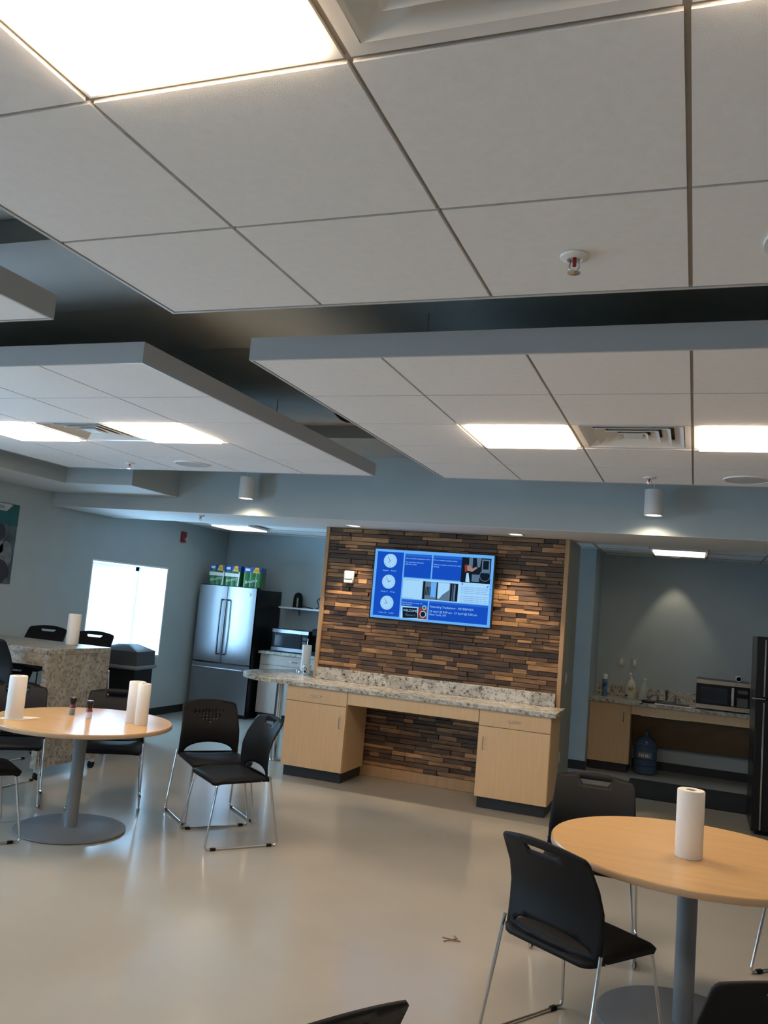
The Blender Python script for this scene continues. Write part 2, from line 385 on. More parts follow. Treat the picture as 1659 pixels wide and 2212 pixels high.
# ------------------------------------------------------------------ ceiling clouds
T = .61
def cloud(x1, y0, label, n=5):
    """x1,y0 = right / near corner; 5x5 tiles growing to -x and +y"""
    x0 = x1-n*T; y1 = y0+n*T
    r = thing('ceiling_cloud', label, 'ceiling panel', (x0, y0, 2.74), 0, None)
    mb = MB(); w = n*T; t = .012
    mb.box(-t, w+t, -t, 0, -.002, .10); mb.box(-t, w+t, w, w+t, -.002, .10); mb.box(-t, 0, 0, w, -.002, .10); mb.box(w, w+t, 0, w, -.002, .10)
    mb.build('fascia', M['fascia'], r)
    lights = [(1, 2), (3, 2)]; vent = (2, 2)
    mb = MB(); g = .006
    for i in range(n):
        for j in range(n):
            if (i, j) in lights or (i, j) == vent: continue
            mb.box(i*T+g, (i+1)*T-g, j*T+g, (j+1)*T-g, 0, .018)
    mb.build('acoustic_tiles', M['tile'], r)
    mb = MB(); mb.box(0, w, 0, w, .085, .095)
    for i in range(1, n): mb.box(i*T-.012, i*T+.012, 0, w, .009, .014)
    for j in range(1, n): mb.box(0, w, j*T-.012, j*T+.012, .0095, .0135)
    mb.build('grid', M['grid'], r)
    for px, py in ((.6, .6), (w-.6, .6), (.6, w-.6), (w-.6, w-.6)): MB().cyl((px, py, .095), .004, ZD-2.74-.1, 6).build('hanger_wire', M['grid'], r)
    return x0, y0
def troffer(x, y, z, label, lens='lightpanel', s=T, group=None):
    r = thing('ceiling_light', label, 'ceiling light', (x, y, z), 0, group)
    mb = MB(); h = s/2-.008; b = .028
    for q in ((-h, h, -h, -h+b), (-h, h, h-b, h), (-h, -h+b, -h+b, h-b), (h-b, h, -h+b, h-b)): mb.box(*q, .002, .03)
    mb.box(-h, h, -h, h, .04, .07)
    mb.build('frame', M['fixture'], r)
    mb = MB(); mb.box(-h+b, h-b, -h+b, h-b, -.014, .03); mb.build('lens', M[lens], r)
    return r
def diffuser(x, y, z, label):
    r = thing('air_diffuser', label, 'air vent', (x, y, z), 0)
    mb = MB(); h = T/2-.008
    def ring(a, b, z0, z1):
        pts = [(-a, -a), (a, -a), (a, a), (-a, a)]; q = [(-b, -b), (b, -b), (b, b), (-b, b)]
        vs = [(*p, z0) for p in pts]+[(*p, z1) for p in q]+[(*p, z0+.004) for p in pts]+[(*p, z1+.004) for p in q]
        mb.add(vs, [(i, (i+1) % 4, 4+(i+1) % 4, 4+i) for i in range(4)]+[(8+i, 12+i, 12+(i+1) % 4, 8+(i+1) % 4) for i in range(4)]+[(i, 8+i, 8+(i+1) % 4, (i+1) % 4) for i in range(4)])
    ring(h, h-.03, 0.002, .004)
    ring(h-.035, h-.085, .0, .035); 
    mb.build('frame', M['fixture'], r)
    mb = MB()
    for k in range(3):
        a = h-.10-k*.06; ring(a, a-.05, .004, .036)
    mb.box(-.05, .05, -.05, .05, .006, .012)
    mb.build('louvres', M['fixture'], r)
    mb = MB(); mb.box(-h, h, -h, h, .055, .07); mb.build('plenum', M['base_black'], r)
    return r
def sprinkler(x, y, z, label):
    r = thing('fire_sprinkler', label, 'sprinkler', (x, y, z))
    MB().lathe([(.042, 0), (.040, -.006), (.022, -.012), (.018, -.002)], n=20).build('escutcheon', M['fixture'], r)
    mb = MB(); mb.cyl((0, 0, -.03), .0055, .028, 10); mb.build('bulb', M['red'], r)
    mb = MB(); mb.tube([(-.012, 0, -.01), (-.014, 0, -.035), (0, 0, -.048)], .0025, 6); mb.tube([(.012, 0, -.01), (.014, 0, -.035), (0, 0, -.048)], .0025, 6)
    mb.lathe([(.0, -.052), (.018, -.05), (.018, -.047), (0, -.045)], n=14); mb.build('deflector', M['chrome'], r)
def speaker(x, y, label):
    r = thing('ceiling_speaker', label, 'speaker', (x, y, 2.74))
    MB().lathe([(.150, 0), (.148, -.008), (.135, -.008), (.133, -.004)], n=36, cap=False).build('rim', M['fixture'], r)
    MB().lathe([(.134, -.005), (.0, -.006)], n=36).build('grille', mat('speaker_grille', (.55, .54, .52), .7, bump=.5, bscale=600), r)
CL = [(1.165, -.467, 'big ceiling panel nearest the viewer, filling the top of the photo'),
      (1.165, 3.19, 'ceiling panel hanging above the television wall, second row, right of the gap'),
      (-2.475, 3.19, 'ceiling panel at left in the second row, above the window side'),
      (-2.475, -.467, 'ceiling panel at far left, only its lower corner in view')]
nm = ['panel nearest the viewer', 'second-row panel on the right', 'second-row panel on the left', 'far-left near panel']
for k, (x1, y0, lab) in enumerate(CL):
    x0, y0 = cloud(x1, y0, 'white tiled '+lab)
    for i, sd in ((1, 'left'), (3, 'right')):
        troffer(x0+(i+.5)*T, y0+2.5*T, 2.74, 'square lit ceiling light, %s one in the %s' % (sd, nm[k]))
    diffuser(x0+2.5*T, y0+2.5*T, 2.74, 'square louvred air diffuser between the lights of the '+nm[k])
sprinkler(-.362, 2.309, 2.739, 'small white fire sprinkler with red bulb on the nearest ceiling panel')
sprinkler(-.335, 5.975, 2.739, 'small fire sprinkler near the back edge of the right second-row panel')
sprinkler(-4.604, 5.938, 2.739, 'small fire sprinkler near the back edge of the left second-row panel')
sprinkler(-4.95, 7.65, ZS, 'small sprinkler on the white soffit underside left of the pendant')
speaker(.275, 2.30, 'round white ceiling speaker cut by the right edge, on the nearest panel')
speaker(.28, 5.967, 'round white ceiling speaker at the back edge of the right second-row panel')
speaker(-3.96, 5.905, 'round white ceiling speaker at the back edge of the left second-row panel')
def spot(name, loc, power, ang, blend, col=WARM, rot=(0, 0, 0), rad=.03):
    l = bpy.data.lights.new(name, 'SPOT'); l.energy = power; l.spot_size = radians(ang); l.spot_blend = blend; l.color = col; l.shadow_soft_size = rad
    o = bpy.data.objects.new(name, l); COL.objects.link(o); o.location = loc; o.rotation_euler = rot; return o
def pendant(x, y, zt, label):
    r = thing('pendant_light', label, 'pendant lamp', (x, y, zt))
    mb = MB(); R = .075
    mb.lathe([(R*.9, -.002), (R, -.004), (R, -.215), (R*.93, -.215), (R*.9, -.205)], n=28, cap=True); mb.build('lamp_shade', M['fixture'], r)
    MB().cyl((0, 0, 0), .008, 3.11-zt-.012, 10).lathe([(.05, 3.11-zt-.015), (.05, 3.11-zt)], n=20).build('stem', M['fixture'], r)
    MB().lathe([(.058, -.212), (.0, -.210)], n=24).build('lens', M['lampface'], r)
pendant(-4.18, 7.22, 2.85, 'white cylinder pendant lamp at left, above the fridge side')
pendant(-.36, 7.22, 2.85, 'white cylinder pendant lamp at right, above the kitchenette opening')
for x in (-4.18, -.36): spot('pendant_spot', (x, 7.22, 2.625), 10, 150, .5)
def can(x, y, z, label, p=30, ang=95, rx=0, em='lampface'):
    r = thing('recessed_downlight', label, 'downlight', (x, y, z))
    MB().lathe([(.085, 0), (.082, -.006), (.062, -.004), (.055, .0)], n=28, cap=False).build('trim_ring', M['fixture'], r)
    MB().lathe([(.06, -.003), (.0, -.003)], n=24).build('lens', M[em], r)
    return spot('downlight_spot', (x, y, z-.02), p, ang, .45, rot=(rx, 0, 0))
can(-3.29, 7.90, ZS, 'recessed downlight above the left end of the wood wall', 85, 66, radians(4))
can(-1.63, 7.92, ZS, 'recessed downlight above the right end of the wood wall', 85, 66, radians(4))
can(-.25, 10.97, ZK, 'recessed downlight in the kitchenette ceiling washing its back wall', 13, 66, 0, 'lens_dim')
troffer(-5.75, 9.85, ZK-.04, 'lit square ceiling light above the steel fridge corner', 'lightpanel_dim')
troffer(-.20, 9.95, ZK-.04, 'lit ceiling light over the kitchenette, seen edge-on', 'lightpanel_dim')
# kitchen ceiling grid lines
mb = MB()
for x in (-1.12, -.51, .10, .71): mb.box(x-.010, x+.010, 8.46, YB, ZK-.003, ZK)
for y in (9.04, 9.65, 10.26, 10.87): mb.box(XL, 1.36, y-.010, y+.010, ZK-.0035, ZK)
struct(mb.build('trim_7', M['grid']))
tag(MB().tube([(-2.15, 4.75, 3.17), (-2.12, 4.86, 2.98), (-2.16, 5.05, 2.90), (-2.3, 5.12, 2.93), (-2.42, 5.0, 3.12)], .012, 8, .08).build('cable', M['cable']), 'black cable loop hanging in the dark gap between ceiling panels', 'cable')
# ------------------------------------------------------------------ wood clad wall
PX0, PX1, PY = -3.70, -1.165, 8.19
wp = thing('wood_clad_panel', 'stacked reclaimed wood cladding with light wood edge strips behind the desk', 'wall panel', (0, 0, 0))
mb = MB(); z = .11
random.seed(11)
while z < ZS-.01:
    h = random.choice((.030, .034, .038, .044, .050)); h = min(h, ZS-.004-z)
    x = PX0+.03-random.uniform(0, .2)
    while x < PX1-.03:
        L = random.choice((.10, .14, .18, .22, .28, .34, .42)); a = max(x, PX0+.03); b = min(x+L, PX1-.03)
        if b-a > .01:
            d = random.choice((.004, .009, .014, .02, .026))
            hh = h
            vs = [(a+.0008, PY+.02, z+.0008), (b-.0008, PY+.02, z+.0008), (b-.0008, PY+.02, z+hh-.0008), (a+.0008, PY+.02, z+hh-.0008)]
            j = lambda: random.uniform(-.003, .003)
            vs += [(a+.002, PY+.008-d+j(), z+.003), (b-.002, PY+.008-d+j(), z+.003), (b-.002, PY+.008-d+j(), z+hh-.003), (a+.002, PY+.008-d+j(), z+hh-.003)]
            mb.add(vs, [(0, 1, 2, 3), (4, 7, 6, 5), (0, 4, 5, 1), (1, 5, 6, 2), (2, 6, 7, 3), (3, 7, 4, 0)])
        x += L
    z += h
mb.build('cladding', M['cladding'], wp)
MB().box(PX0, PX1, PY+.018, PY+.024, 0, ZS).build('backing_board', M['backing'], wp)
mb = MB(); mb.box(PX0-.012, PX0+.03, PY-.028, PY+.024, 0, ZS-.002, .003); mb.build('edge_strip', M['trimwood'], wp)
mb = MB(); mb.box(PX1-.03, PX1+.012, PY-.028, PY+.024, 0, ZS-.002, .003); mb.build('edge_strip', M['trimwood'], wp)
mb = MB(); mb.box(PX0+.03, PX1-.03, PY-.012, PY+.018, 0, .108, .003); mb.build('base_strip', M['trimwood'], wp)
# ------------------------------------------------------------------ television
tv = thing('television', 'wall television showing blue dashboard with three clocks on the wood wall', 'television', (-2.483, 8.09, 1.935))
w, h = 1.275/2, .725/2
MB().box(-w, w, 0, .035, -h, h, .004).box(-.3, .3, .035, .07, -.2, .2).build('body', M['blackgloss'], tv)
mb = MB(); mats = [M[k] for k in ('scr_light', 'scr_blue', 'scr_white', 'scr_dark', 'scr_grey', 'scr_skin', 'scr_red', 'scr_green', 'scr_mid')]
sw, sh = 1.245, .70
def R(u0, v0, u1, v1, m, lay):          # u right 0..1, v down 0..1 in the screen
    mb.m = m; y = -.0012*lay-.0015
    X = lambda u: (u-.5)*sw; Z = lambda v: (.5-v)*sh
    mb.poly([(X(u0), y, Z(v0)), (X(u0), y, Z(v1)), (X(u1), y, Z(v1)), (X(u1), y, Z(v0))])
def PL(pts, m, lay):
    mb.m = m; y = -.0012*lay-.0015
    mb.poly([((u-.5)*sw, y, (.5-v)*sh) for u, v in pts])
def DISC(u, v, r, m, lay, n=32):
    PL([(u+r/sw*cos(2*pi*i/n), v+r/sh*sin(2*pi*i/n)) for i in range(n)], m, lay)
def TX(t, u, v, size, m, lay, align='LEFT', st=1):
    mb.m = m; y = -.0012*lay-.0015
    text_polys(mb, t, size, lambda a, b: ((u-.5)*sw+a, y, (.5-v)*sh+b), align, st)
R(0, 0, 1, 1, 0, 0)
R(.022, .035, .25, .965, 1, 1)
for i, (hh, mm) in enumerate(((7.2, 54), (2.2, 54), (8.2, 54))):
    cy = .165+.305*i; DISC(.137, cy, .071, 2, 2)
    for k in range(12):
        a = k*pi/6; DISC(.137+.058*sin(a)/sw, cy-.058*cos(a)/sh, .0028, 3, 3, 8)
    for ang, L in ((hh/12*2*pi, .030), (mm/60*2*pi, .048)):
        d = (sin(ang), -cos(ang)); n_ = (-d[1], d[0]); t_ = .0018
        PL([(.137+(d[0]*p+n_[0]*q)/sw, cy+(d[1]*p+n_[1]*q)/sh) for p, q in ((-.006, -t_), (L, -t_), (L, t_), (-.006, t_))], 3, 4)
    TX(('Singapore     Shanghai', 'Chicago, IL     Chicago', 'London, UK     London')[i], .137, cy+.150, .017, 2, 2, 'CENTER')
R(.262, .045, .49, .385, 1, 1); R(.502, .045, .74, .385, 1, 1)
R(.262, .045, .49, .085, 8, 2); R(.502, .045, .74, .085, 8, 2)
for k, (t, dv) in enumerate((('Next scheduled maintenance will be', .12), ('The site will be closed and', .175), ('offline for a time', .205))): TX(t, .268, dv, .018, 2, 3)
for k, (t, dv) in enumerate((('The all company training meeting', .12), ('With the monthly newsletter for every', .185), ('meeting', .215))): TX(t, .508, dv, .018, 2, 3)
R(.74, .045, .978, .40, 3, 2)
for p in ([(.80, .05), (.83, .05), (.83, .2), (.80, .22)], [(.86, .05), (.9, .05), (.89, .17), (.87, .18)]): PL(p, 4, 3)
R(.905, .06, .97, .25, 4, 3); R(.915, .08, .96, .20, 3, 4)
PL([(.765, .16), (.785, .14), (.79, .24), (.772, .26)], 6, 4)
PL([(.785, .17), (.80, .15), (.83, .20), (.86, .17), (.87, .19), (.83, .245), (.79, .23)], 5, 4)
PL([(.785, .27), (.80, .26), (.815, .39), (.78, .39)], 2, 4)
R(.83, .28, .89, .38, 4, 4)
for k in range(14):
    a0, a1 = pi*2*k/14, pi*2*(k+1)/14
    PL([(.935+r_*cos(a)/sw, .29+r_*sin(a)/sh) for a, r_ in ((a0, .050), (a1, .050), (a1, .056), (a0, .056))], 4, 5)
R(.262, .40, .978, .69, 2, 1)
R(.395, .425, .725, .68, 4, 2)
R(.395, .425, .43, .68, 2, 3); R(.435, .425, .452, .68, 3, 3); R(.548, .425, .556, .68, 3, 3); R(.662, .43, .678, .68, 3, 3); R(.682, .43, .725, .68, 3, 3); R(.69, .44, .705, .67, 4, 4)
R(.56, .43, .655, .655, 2, 3); R(.50, .43, .545, .64, 0, 3)
for q in range(4): PL([(.457+.012*q, .5), (.464+.012*q, .5), (.464+.012*q, .62), (.457+.012*q, .62)], 3, 4)
PL([(.60, .60), (.655, .52), (.655, .67), (.57, .67)], 4, 4)
DISC(.757, .425, .008, 8, 3, 12); PL([(.955, .44), (.968, .425), (.972, .435), (.96, .455)], 8, 3)
for k in range(8): TX('the company posted an update for all teams today'[:46-3*(k % 3)], .75, .475+.026*k+(.02 if k > 3 else 0), .0155, 8, 3)
TX('Company Announcements', .265, .425, .016, 4, 3); TX('Upcoming Events', .265, .685, .016, 4, 3)
R(.262, .70, .485, .80, 1, 2); R(.262, .70, .485, .725, 8, 3)
TX('Monthly weekly meeting  new', .266, .755, .018, 2, 4); TX('team members', .266, .782, .018, 2, 4)
R(.262, .80, .485, .975, 2, 3); R(.41, .80, .485, .965, 6, 4)
PL([(.275, .82), (.40, .815), (.408, .955), (.283, .97)], 3, 4)
TX('WELCOME', .283, .875, .032, 2, 5, st=.95); TX('Aboard', .302, .935, .036, 4, 5)
DISC(.452, .895, .033, 2, 5); DISC(.452, .895, .026, 3, 6); DISC(.46, .80, .022, 2, 5); DISC(.46, .80, .015, 7, 6)
R(.497, .70, .978, .965, 1, 2); R(.497, .70, .978, .728, 8, 3)
TX('Attending Tradeshow - INTERPHEX', .505, .79, .030, 2, 4)
TX('25 April @ 8:00 am - 27 April @ 5:00 pm', .505, .855, .0285, 2, 4); TX('New York, NY', .505, .90, .0285, 2, 4)
mb.build('screen', mats, tv, fix=False)
# thermostat on the cladding
th = thing('wall_sensor', 'small white and grey control box on the wood wall left of the television', 'control box', (-3.40, 8.165, 1.985))
MB().box(-.055, .055, -.032, 0, -.075, .055, .008).build('housing', M['plate'], th)
MB().box(-.042, .042, -.038, -.031, -.03, .048, .003).build('front_cover', mat('cover_grey', (.40, .48, .52), .4), th)
# ------------------------------------------------------------------ desk
FY = 7.60
def handle(mb, x, y, z, L, vert=False, d=.028):
    if vert: mb.tube([(x, y, z-L/2), (x, y-d, z-L/2), (x, y-d, z+L/2), (x, y, z+L/2)], .0045, 8, .01)
    else: mb.tube([(x-L/2, y, z), (x-L/2, y-d, z), (x+L/2, y-d, z), (x+L/2, y, z)], .0045, 8, .01)
def cabinet(x0, x1, yf, yb, zt, label, hx, drawer=True, m='maple', hdl='chrome', base=.10, group=None):
    w = x1-x0; r = thing('base_cabinet', label, 'cabinet', (x0, yf, 0), 0, group)
    MB().box(0, w, .02, yb-yf, base, zt).build('body', M[m], r)
    MB().box(.02, w-.02, .045, yb-yf, 0, base).build('toe_kick', M['base_black'], r)
    zd = zt-.145 if drawer else zt
    if drawer:
        d = MB().box(.003, w-.003, 0, .019, zd+.003, zt-.004, .001).build('drawer', M[m], r)
        mb = MB(); handle(mb, w/2, 0, (zd+zt)/2, .10); mb.build('handle', M[hdl], d)
    d = MB().box(.003, w-.003, 0, .019, base+.003, zd-.003, .001).build('door', M[m], r)
    mb = MB(); handle(mb, hx, 0, zd-.15, .11, True); mb.build('handle', M[hdl], d)
    return r
cabinet(-3.72, -3.075, FY, 8.15, .865, 'maple desk cabinet left of the knee space, under the granite top', .59)
cabinet(-1.785, -1.14, FY, 8.15, .865, 'maple desk cabinet right of the knee space, under the granite top', .055)
ap = tag(MB().box(-3.072, -1.788, FY, FY+.02, .745, .862, .001).build('desk_apron', M['maple']), 'long maple apron board across the desk knee space under the granite', 'desk panel')
ct = thing('granite_countertop', 'granite desk top with rounded left end and backsplash against the wood wall', 'countertop', (0, 0, 0))
def outline():
    pts = [(-1.10, FY-.03), (-1.10, 8.155), (-3.722, 8.155), (-3.722, 8.97)]
    for k in range(25):
        a = radians(95+k*(265-95)/24); pts.append((-3.86+.63*cos(a), 8.285+.715*sin(a)))
    return pts
MB().prism(outline(), .866, .902).build('top', M['granite'], ct)
MB().box(-3.665, -1.20, 8.125, 8.155, .903, 1.025, .002).build('backsplash', M['granite'], ct)
post = thing('support_post', 'round steel post holding up the rounded end of the desk top', 'post', (-4.12, 8.25, 0))
MB().cyl((0, 0, .012), .042, .852, 24).build('pole', M['chrome'], post)
MB().lathe([(.11, 0), (.11, .008), (.07, .014), (.045, .016)], n=28).build('base_flange', M['chrome'], post)
def towel_roll(mb, x=0, y=0, z=0, r=.058, h=.28, core=True):
    mb.m = 0; mb.lathe([(.021, h-.004), (.022, h), (r-.003, h), (r, h-.004), (r, .004), (r-.003, 0), (.021, 0)], (x, y, z), 32, cap=False)
# towel roll on holder and mug on the peninsula
th = thing('paper_towel_holder', 'steel upright holder carrying a paper towel roll on the rounded desk end', 'towel holder', (-4.05, 8.68, .902))
MB().lathe([(.078, 0), (.078, .008), (.07, .012), (.0, .012)], n=28).build('base', M['chrome'], th)
MB().cyl((0, 0, .01), .005, .335, 10).lathe([(.009, .345), (.012, .358), (.0, .372)], n=12).build('rod', M['chrome'], th)
MB().tube([(-.088, 0, .0), (-.088, 0, .06), (-.085, 0, .09)], .004, 8).lathe([(0, -.002), (.016, .004), (.016, .02), (0, .026)], (-.088, 0, 0), 14).build('side_stop', M['chrome'], th)
rl = MB(); towel_roll(rl, h=.285, r=.052); ro = rl.build('paper_towel_roll', [M['paper']]); ro.location = (-4.05, 8.68, .9145)
tag(ro, 'paper towel roll standing on the steel holder beside the white mug', 'paper towels')
mg = thing('mug', 'white mug with round dark emblem beside the towel holder on the desk', 'mug', (-3.92, 8.45, .902), radians(-20))
MB().lathe([(.036, 0), (.041, .004), (.043, .1), (.040, .1), (.037, .008), (0, .006)], n=28).build('body', M['mug'], mg)
MB().tube([(-.04, 0, .085), (-.068, 0, .075), (-.07, 0, .035), (-.04, 0, .02)], .006, 8, .02).build('handle', M['mug'], mg)
mb = MB()
for i in range(16):
    a0, a1 = 2*pi*i/16, 2*pi*(i+1)/16
    P = lambda a, r_: (sin(.25+r_*cos(a)/.043)*.0437, -cos(.25+r_*cos(a)/.043)*.0437, .055+r_*sin(a))
    mb.poly([P(a0, .013), P(a1, .013), P(a1, .021), P(a0, .021)])
for q in range(4):
    P = lambda s_, z_: (sin(.25+s_/.043)*.0437, -cos(.25+s_/.043)*.0437, z_)
    s0 = -.022+.011*q; mb.poly([P(s0, .020), P(s0+.011, .020), P(s0+.011, .030+.004*(1.5-abs(q-1.5))), P(s0, .030+.004*(1.5-abs(q-1.5)))])
mb.build('emblem', M['blackgloss'], mg, fix=False)
# ------------------------------------------------------------------ steel fridge in the corner
fr = thing('refrigerator', 'stainless french door refrigerator in the back left corner under towel packs', 'refrigerator', (-6.16, 10.38, 0))
hw = .455
MB().box(-hw+.005, hw-.005, .07, .80, .03, 1.775).box(-hw+.02, hw-.02, .1, .78, 0, .03).build('cabinet', M['blackgloss'], fr)
def fdoor(x0, x1, z0, z1, name):
    mb = MB(); n = 12; pts = []
    for i in range(n+1):
        t = i/n; x = x0+(x1-x0)*t; pts.append((x, .024*(2*t-1)**2+.012*max(0, abs(2*t-1)-.9)*10*.6))
    pts += [(x1, .066), (x0, .066)]
    mb.prism(pts, z0, z1, 'z', True); return mb.build(name, M['steel'], fr)
d1 = fdoor(-hw, -.004, .735, 1.79, 'door'); d2 = fdoor(.004, hw, .735, 1.79, 'door'); d3 = fdoor(-hw, hw, .06, .715, 'freezer_drawer')
for d, sx in ((d1, -.040), (d2, .040)):
    mb = MB(); pts = [(sx, .004, .85)]+[(sx, -.045-.012*sin(pi*k/8), .85+k*.0938+.0) for k in range(9)]+[(sx, .004, 1.6)]
    mb.tube(pts, .013, 10, .01); mb.build('handle', M['steel_dark'], d)
mb = MB(); mb.tube([(-.40, .004, .655), (-.40, -.045, .655), (.40, -.045, .655), (.40, .004, .655)], .013, 10, .02); mb.build('handle', M['steel'], d3)
MB().lathe([(0, 0), (.026, 0), (.026, -.004), (.022, -.006), (0, -.006)], (.36, .0095, 1.70), 20, 'y').build('badge', mat('badge', (.75, .8, .85), .3), d2)
mb = MB()
for x in (-.40, .40): mb.box(x-.05, x+.05, .03, .16, 1.776, 1.80, .004)
mb.build('hinge_cover', M['blackgloss'], fr)
# towel packs on the fridge
def pack(x, y, w, d, h, label, rz, first):
    r = thing('towel_package', label, 'towel package', (x, y, 1.80), rz, 'green packs of paper towels on the fridge')
    mb = MB(); n = 10; pts = []
    for i in range(3):
        for k in range(5):
            a = pi+ k*pi/4
            pts.append((-w/2+w/3*(i+.5)-w/6*cos(k*pi/4), -d/2-.010*sin(k*pi/4)))
    pts += [(w/2, d/2), (-w/2, d/2)]
    mb.prism(pts, 0, h*.72, 'z'); mb.build('wrap', M['green'], r)
    mb = MB(); mb.prism(pts, h*.72, h, 'z'); mb.build('top_band', M['blue'], r)
    mb = MB(); mb.poly([(w*.0, -d/2-.014, h*.72), (w*.42, -d/2-.014, h*.72), (w*.34, -d/2-.014, h*.99), (w*.14, -d/2-.014, h*.99)])
    mb.build('count_flash', M['yellow'], r, fix=False)
    mb = MB(); text_polys(mb, '=12', h*.17, lambda a, b: (w*.12+a, -d/2-.0155, h*.78+b)); text_polys(mb, '=12', .001, lambda a, b: (a, 0, h/2))
    mb.build('count_lettering', M['blackgloss'], r, fix=False)
    mb = MB(); text_polys(mb, 'Bounty', h*.22, lambda a, b: (-w*.40+a, -d/2-.0145, h*.16+b+a*.25))
    mb.m = 0; mb.poly([(-w*.42, -d/2-.0135, h*.80), (-w*.15, -d/2-.0135, h*.80), (-w*.15, -d/2-.0135, h*.92), (-w*.42, -d/2-.0135, h*.92)])
    if first: mb.poly([(-w/2, -d/2-.0137, h*.46), (w/2, -d/2-.0137, h*.45), (w/2, -d/2-.0137, h*.61), (-w/2, -d/2-.0137, h*.64)]); mb.poly([(w*.38, -d/2-.0139, 0), (w*.46, -d/2-.0139, 0), (w*.49, -d/2-.0139, h*.7), (w*.42, -d/2-.0139, h*.7)])
    mb.build('lettering', M['white'], r, fix=False)
pack(-6.37, 10.56, .24, .26, .285, 'green and blue paper towel pack at the left on top of the fridge', 0, True)
pack(-6.12, 10.56, .24, .26, .285, 'middle green paper towel pack crossed by a white strip on the fridge', 0, True)
pack(-5.86, 10.60, .25, .26, .285, 'darker paper towel pack at the right end on top of the fridge', radians(14), False)
# ------------------------------------------------------------------ alcove counter
cabinet(-5.66, -4.62, 10.62, YB-.012, .905, 'pale base cabinet with drawer right of the steel fridge', .95, True, 'maple_pale')
tag(MB().box(-5.68, -3.6, 10.585, YB-.002, .906, .945, .002).build('countertop', M['granite']), 'granite worktop under the microwave right of the steel fridge', 'countertop')
cabinet(-4.61, -3.62, 10.62, YB-.012, .905, 'pale base cabinet behind the wood wall, right of its twin', .05, True, 'maple_pale')
def microwave(x0, y0, z0, w, d, h, label, stainless, panel=.2):
    r = thing('microwave', label, 'microwave', (x0, y0, z0))
    MB().box(0, w, .03, d, .012, h, .004).box(.03, .06, .06, .09, 0, .012).box(w-.06, w-.03, .06, .09, 0, .012).box(.03, .06, d-.07, d-.04, 0, .012).box(w-.06, w-.03, d-.07, d-.04, 0, .012).build('body', M['blackgloss'], r)
    dw = w-panel
    d_ = MB().box(0, dw-.002, 0, .028, .012+.0, h, .003).build('door', M['blackgloss'], r)
    m = mat('warm_steel', (.42, .36, .28), .4, metal=.6) if stainless else M['steel']
    for za, zb in ((h-.048, h-.002), (.014, .062)): MB().box(.0, dw-.002, -.003, .002, za, zb).build('steel_band', m, d_)
    mb = MB(); mb.box(.05, dw-.09, -.002, .002, .085, h-.085); mb.build('door_glass', mat('mw_glass', (.03, .035, .045), .08), d_)
    if stainless:
        mb = MB(); mb.box(dw-.045, dw-.018, -.022, -.008, .075, h-.065, .003).box(dw-.04, dw-.023, -.01, .002, .08, .095).box(dw-.04, dw-.023, -.01, .002, h-.09, h-.075); mb.build('handle', mat('handle_bright', (.55, .5, .43), .35, metal=.7), d_)
    p = MB().box(dw+.001, w, 0, .028, .012, h, .003).build('control_panel', M['blackgloss'], r)
    for za, zb in ((h-.048, h-.002), (.014, .062)): MB().box(dw+.001, w, -.003, .002, za, zb).build('steel_band', m, p)
    MB().box(dw+.02, w-.025, -.002, .001, h-.125, h-.085).build('display', mat('mw_display', (.10, .10, .095), .3), p)
    mb = MB(); mb.box(dw+.016, w-.021, -.0012, .001, .070, .17)
    for i in range(3):
        for j in range(4): mb.box(dw+.02+i*(panel-.05)/3, dw+.02+(i+.7)*(panel-.05)/3, -.003, .001, .075+j*.024, .092+j*.024)
    mb.build('buttons', mat('mw_buttons', (.10, .10, .095), .5), p)
microwave(-5.56, 10.72, .945, .56, .38, .315, 'small steel microwave on the alcove worktop beside the steel fridge', False, .10)
cm = thing('coffee_maker', 'dark appliance on the alcove worktop half hidden by the wood wall', 'coffee maker', (-4.86, 10.85, .945))
MB().box(-.1, .1, -.12, .15, 0, .05, .01).box(-.1, .1, .03, .15, .05, .26, .01).box(-.1, .1, -.12, .15, .26, .36, .015).build('body', M['plastic'], cm)
MB().lathe([(.05, .052), (.065, .09), (.06, .16), (.045, .18)], (0, -.04, 0), 20).build('carafe', M['blackgloss'], cm)
MB().tube([(-.02, .1, .355), (-.02, .05, .42), (.06, .2, .44), (.14, .3, .40)], .006, 8, .05).build('cord', M['cable'], cm)
sh = thing('wall_shelf', 'thin white wall shelf above the microwave beside the steel fridge', 'shelf', (-5.62, YB, 1.56))
MB().box(0, 1.2, -.25, -.001, -.012, .012, .002).build('board', M['frame_white'], sh)
for x in (.22, .95): MB().box(x-.012, x+.012, -.2, -.001, -.022, -.013).box(x-.012, x+.012, -.012, -.001, -.10, -.013).build('bracket', M['steel_dark'], sh)
tp = thing('thermos_pot', 'black and brass thermal pot standing on the wall shelf', 'thermos', (-5.38, 11.07, 1.572))
MB().lathe([(.075, 0), (.072, .01), (.066, .15), (.05, .195), (.025, .215), (0, .22)], n=24).build('body', M['plastic'], tp)
MB().box(.012, .04, -.074, -.06, .01, .14, .004).build('level_strip', mat('brass_strip', (.30, .24, .12), .4, metal=.6), tp)
MB().tube([(.06, 0, .03), (.14, .02, .02), (.16, .08, .01), (.2, .1, .006)], .007, 6, .03).build('cord', M['cable'], tp)
tag(MB().tube([(-5.10, 11.10, 1.582), (-5.05, 11.12, 1.60), (-5.13, 11.17, 1.70), (-5.05, 11.18, 1.76), (-4.965, 11.185, 1.83), (-5.03, 11.18, 1.70), (-4.96, 11.15, 1.60), (-4.90, 11.1, 1.58)], .006, 6, .03).build('power_cord', M['cable']), 'black power cord looping from the wall outlet down to the shelf', 'cord')
